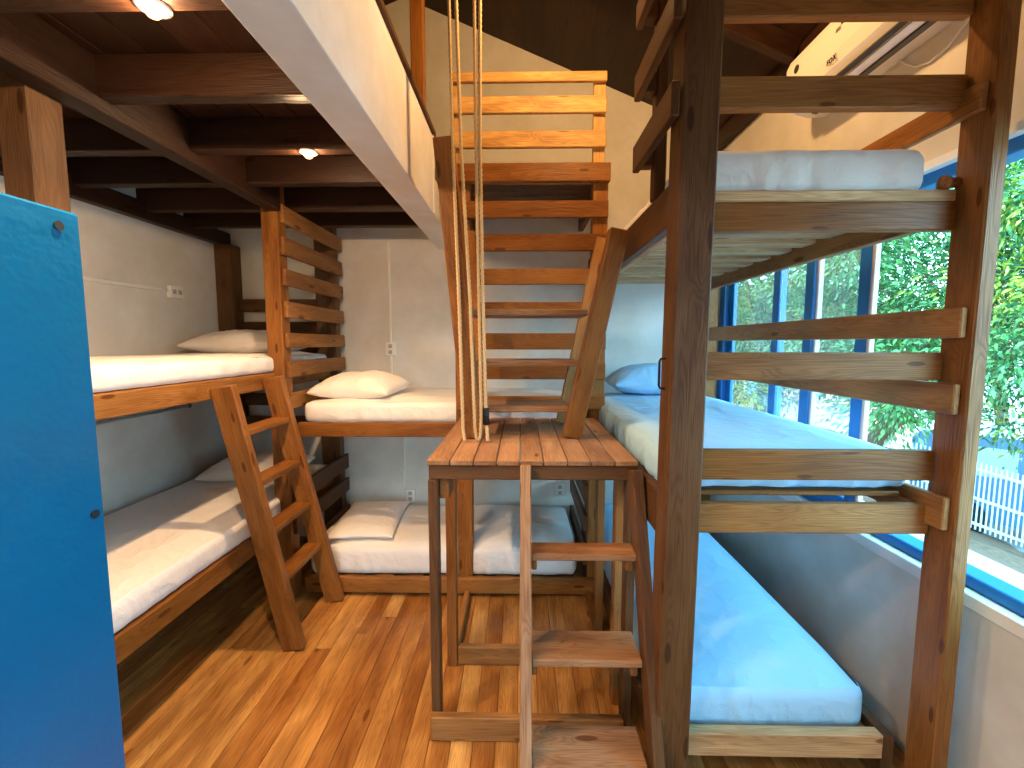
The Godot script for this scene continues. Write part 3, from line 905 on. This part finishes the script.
func make_ac() -> void:
	var a := thing("air_conditioner", "white wall-mounted air conditioner high above the right bunk", "air conditioner", V(1.46, 2.82, 1.8))
	# body section in (x, y), swept along D
	var prof := PackedVector2Array([Vector2(1.555, 2.80), Vector2(1.47, 2.795), Vector2(1.40, 2.815), Vector2(1.365, 2.85), Vector2(1.352, 2.90), Vector2(1.352, 3.02), Vector2(1.37, 3.06), Vector2(1.41, 3.075), Vector2(1.555, 3.075)])
	put(a, "body", prism(prof, 1.48, 2.42), M.white_plastic, Vector3.ZERO)
	put(a, "end_cap", prism(PackedVector2Array([Vector2(1.55, 2.81), Vector2(1.42, 2.82), Vector2(1.375, 2.86), Vector2(1.365, 2.91), Vector2(1.365, 3.01), Vector2(1.39, 3.05), Vector2(1.55, 3.06)]), 2.42, 2.44), M.white_plastic, Vector3.ZERO)
	board(a, "louvre", M.white_plastic, Vector3(1.425, 2.797, 1.52), Vector3(1.425, 2.797, 2.36), Vector3(1, -0.25, 0), 0.035, 0.006, 0.001)
	board(a, "air_slot", M.grey_plastic, Vector3(1.392, 2.812, 1.52), Vector3(1.392, 2.812, 2.36), Vector3(1, -0.55, 0), 0.022, 0.012, 0.001)
	board(a, "air_slot", M.grey_plastic, Vector3(1.465, 2.791, 1.52), Vector3(1.465, 2.791, 2.36), Vector3(1, -0.1, 0), 0.026, 0.010, 0.001)
	for q in [[2.945, 2.385], [2.985, 2.335]]:
		var dsk := CylinderMesh.new()
		dsk.top_radius = 0.019
		dsk.bottom_radius = 0.019
		dsk.height = 0.003
		dsk.radial_segments = 18
		put(a, "sticker", dsk, M.sticker_dark, V(1.3515, q[0], q[1]), Basis.from_euler(Vector3(0, 0, PI / 2)))
	bx(a, "display", M.grey_plastic, 1.349, 1.353, 2.985, 3.01, 1.98, 2.03, 0.001)
	bx(a, "indicator", M.steel, 1.348, 1.353, 2.97, 2.985, 2.03, 2.06, 0.001)
	var tm := TextMesh.new()
	tm.text = "FOX"
	var sf := SystemFont.new()
	sf.font_names = PackedStringArray(["Droid Sans"])
	sf.font_weight = 700
	tm.font = sf
	tm.font_size = 24
	tm.pixel_size = 0.0013
	tm.depth = 0.002
	put(a, "brand_lettering", tm, M.sticker_dark, V(1.350, 2.875, 2.08), Basis.from_euler(Vector3(0, -PI / 2, 0)))
	var cb := put(self, "loose_cable", tube(PackedVector3Array([V(1.55, 2.785, 2.0), V(1.55, 2.80, 1.96), V(1.55, 2.77, 1.93), V(1.55, 2.73, 1.88), V(1.55, 2.71, 1.82), V(1.55, 2.72, 1.75), V(1.55, 2.775, 1.66)]), 0.004), M.white_plastic, Vector3.ZERO)
	tag(cb, "thin cable looping on the wall below the air conditioner", "cable")

# ------------------------------------------------------------------ outside
func tree(called: String, label: String, base: Vector3, ctr: Vector3, rad: Vector3, n: int, leafsize: float, cols: Array, sd: int) -> void:
	var r := RandomNumberGenerator.new()
	r.seed = sd
	var t := thing(called, label, "tree", V(base.x, base.y, base.z), "trees outside the window")
	var c := V(ctr.x, ctr.y, ctr.z)
	var bpos := V(base.x, base.y, base.z)
	var pts := PackedVector3Array()
	for k in 9:
		var q := float(k) / 8
		pts.append(bpos.lerp(c, q) + Vector3(sin(q * 5.0 + sd), 0, cos(q * 4.0 + sd)) * 0.12)
	put(t, "trunk", tube(pts, 0.11, 10), M.bark, Vector3.ZERO)
	var tips := []
	for k in 120:
		var v := Vector3(r.randfn(), r.randfn(), r.randfn()).normalized() * pow(r.randf(), 0.33)
		tips.append(c + v * rad)
	for k in 14:
		var e: Vector3 = tips[k]
		var s := c.lerp(bpos, r.randf_range(0.0, 0.4))
		put(t, "branch", tube(PackedVector3Array([s, s.lerp(e, 0.35) + Vector3(0, 0.15, 0), s.lerp(e, 0.7) + Vector3(0, 0.1, 0), e]), 0.022, 6), M.bark, Vector3.ZERO)
	# a pointed, folded leaf
	var st := SurfaceTool.new()
	st.begin(Mesh.PRIMITIVE_TRIANGLES)
	var L := [Vector3(0, 0, 0), Vector3(0.17, 0.04, 0.4), Vector3(0, 0.0, 0.45), Vector3(-0.17, 0.04, 0.4), Vector3(0, -0.12, 1.0)]
	for f in [[0, 1, 2], [0, 2, 3], [2, 1, 4], [3, 2, 4]]:
		for k in f:
			st.add_vertex(L[k])
	st.generate_normals()
	var mm := MultiMesh.new()
	mm.transform_format = MultiMesh.TRANSFORM_3D
	mm.use_colors = true
	mm.mesh = st.commit()
	mm.instance_count = n
	for i in n:
		var k := r.randi() % tips.size()
		var tip: Vector3 = tips[k]
		var p := tip + Vector3(r.randfn(), r.randfn() * 0.6, r.randfn()) * rad.x * 0.13
		var dir := (p - tip).normalized() + Vector3(r.randf_range(-0.4, 0.4), -0.35, r.randf_range(-0.4, 0.4))
		var bs := Basis.looking_at(-dir.normalized(), Vector3(0.1, 1, 0.05)).rotated(dir.normalized(), r.randf_range(-1.2, 1.2))
		mm.set_instance_transform(i, Transform3D(bs.scaled(Vector3.ONE * leafsize * r.randf_range(0.6, 1.3)), p - bpos))
		# some whole sprays of leaves are yellower
		var col: Color = cols[0].lerp(cols[1], r.randf())
		if k % 7 == 0:
			col = cols[2].lerp(cols[1], r.randf() * 0.4)
		mm.set_instance_color(i, col)
	var o := MultiMeshInstance3D.new()
	o.name = "foliage"
	o.multimesh = mm
	o.material_override = M.leaf
	t.add_child(o)
	o.set_meta("kind", "stuff")

func make_outside() -> void:
	var gr := struct("ground", "bare pale earth bank sloping away outside the window")
	var no := FastNoiseLite.new()
	no.seed = 77
	no.frequency = 0.7
	put(gr, "earth_bank", grid_mesh(40, 60, func(u, v):
		var x: float = 1.72 + u * 7.2
		var d: float = -8.0 + v * 30.0
		var y: float = 0.3 - 0.3125 * (x - 1.72) + no.get_noise_2d(x, d) * 0.09
		return V(x, y, d)), M.earth, Vector3.ZERO)
	put(gr, "street", grid_mesh(4, 4, func(u, v): return V(8.2 + u * 50.0, -1.75 + u * 1.4, -40.0 + v * 100.0)), M.street, Vector3.ZERO)
	# picket fence of white bars
	var fa := Vector3(6.3, -1.0, 7.75)
	var fb := Vector3(8.9, -1.9, 5.0)
	var f := thing("bar_fence", "white metal bar fence along the street outside", "fence", V(fa.x, fa.y, fa.z))
	for y in [0.12, 0.52, 0.98]:
		board(f, "fence_rail", M.fence_white, fa + Vector3(0, y, 0), fb + Vector3(0, y, 0), Vector3(0, 1, 0), 0.04, 0.025, 0.003)
	var n := 70
	for k in n:
		var p := fa.lerp(fb, (k + 0.5) / n)
		board(f, "fence_bar", M.fence_white, p + Vector3(0, 0.03, 0), p + Vector3(0, 1.10, 0), Vector3(1, 0, 0), 0.018, 0.018, 0.002)
	# van parked behind the fence
	var v := thing("parked_van", "steel blue van parked in the street behind the bar fence", "van", V(8.9, -1.75, 8.4))
	var dirv := (fb - fa).normalized()
	var side := Vector3(dirv.z, 0, -dirv.x)
	var vc := fa.lerp(fb, 0.62) - side * 1.9
	var bas := Basis(V(dirv.x, 0, dirv.z), Vector3.UP, V(dirv.x, 0, dirv.z).cross(Vector3.UP))
	var vo := V(vc.x, -1.72, vc.z)
	v.position = vo
	org[v] = vo
	var prof := PackedVector2Array([Vector2(-2.1, 0.32), Vector2(2.05, 0.32), Vector2(2.15, 0.75), Vector2(1.75, 1.0), Vector2(1.15, 1.72), Vector2(0.9, 1.8), Vector2(-1.95, 1.8), Vector2(-2.1, 1.65)])
	put(v, "body", prism(prof, -0.85, 0.85), M.van_body, vo, bas)
	for wx in [-1.35, 1.35]:
		for wz in [-0.8, 0.8]:
			var cy := CylinderMesh.new()
			cy.top_radius = 0.33
			cy.bottom_radius = 0.33
			cy.height = 0.2
			put(v, "wheel", cy, M.tyre, vo + bas * Vector3(wx, 0.33, wz), bas * Basis.from_euler(Vector3(PI / 2, 0, 0)))
	for wx in [[-1.7, -0.75], [-0.62, 0.25], [0.38, 1.1]]:
		for wz in [-0.853, 0.853]:
			put(v, "side_window", box_mesh(Vector3(wx[1] - wx[0], 0.5, 0.02), 0.008, 0), M.van_glass, vo + bas * Vector3((wx[0] + wx[1]) / 2, 1.36, wz), bas)
	# neighbour's house seen through the far panes
	var h := thing("neighbour_house", "pale house with terracotta base and arched opening beyond the trees", "house", V(6.5, -1.2, 12.5))
	bx(h, "wall", M.pale_house, 4.0, 10.5, -1.2, 1.9, 12.0, 16.0, 0.01)
	bx(h, "base_wall", M.brick_wall, 3.98, 10.52, -1.2, 0.35, 11.95, 12.0, 0.005)
	board(h, "roof", M.roof_tile, Vector3(3.7, 1.95, 11.7), Vector3(10.8, 1.95, 11.7), Vector3(0, 0.5, 1), 0.1, 0.1)
	put(h, "roof", prism(PackedVector2Array([Vector2(3.6, 1.9), Vector2(10.9, 1.9), Vector2(7.25, 3.4)]), 11.6, 16.4), M.roof_tile, Vector3.ZERO)
	bx(h, "door", M.brown_door, 4.6, 5.5, -1.0, 1.15, 11.90, 11.96, 0.01)
	for wx in [6.0, 7.6, 9.2]:
		var fr := bx(h, "window", M.white_paint, wx, wx + 0.95, 0.2, 1.35, 11.93, 11.99, 0.008)
		bx(fr, "pane", M.van_glass, wx + 0.08, wx + 0.87, 0.28, 1.27, 11.92, 11.935, 0.003)
	var G0 := Color(0.025, 0.12, 0.04)
	var G1 := Color(0.10, 0.29, 0.07)
	var Y0 := Color(0.40, 0.46, 0.04)
	tree("leafy_tree", "big leafy green tree filling the open window", Vector3(4.5, -0.75, 6.1), Vector3(5.2, 2.5, 5.2), Vector3(2.1, 2.1, 2.0), 60000, 0.082, [G0, G1, Y0], 41)
	tree("leafy_tree", "dense green tree behind the window panes further along", Vector3(4.6, -1.0, 8.6), Vector3(4.7, 2.8, 8.8), Vector3(2.3, 2.3, 2.2), 42000, 0.098, [G0, G1, Y0], 42)
	tree("leafy_tree", "bright green tree at the right edge beside the fence", Vector3(8.6, -1.5, 4.4), Vector3(7.6, 3.3, 5.2), Vector3(2.1, 1.6, 2.0), 42000, 0.088, [G0, G1, Y0], 43)
	tree("orange_tree", "small tree with orange leaves low at the right edge", Vector3(10.6, -1.7, 10.0), Vector3(10.5, 2.4, 9.8), Vector3(0.85, 0.8, 0.85), 2600, 0.13, [Color(0.6, 0.26, 0.03), Color(0.72, 0.36, 0.05), Color(0.5, 0.4, 0.06)], 44)

func _ready() -> void:
	rng.seed = 2024
	make_view()
	make_materials()
	make_shell()
	make_windows()
	make_added_door()
	make_loft()
	make_left_bunk()
	make_back_bunk()
	make_platform()
	make_right_bunk()
	make_fittings()
	make_outside()
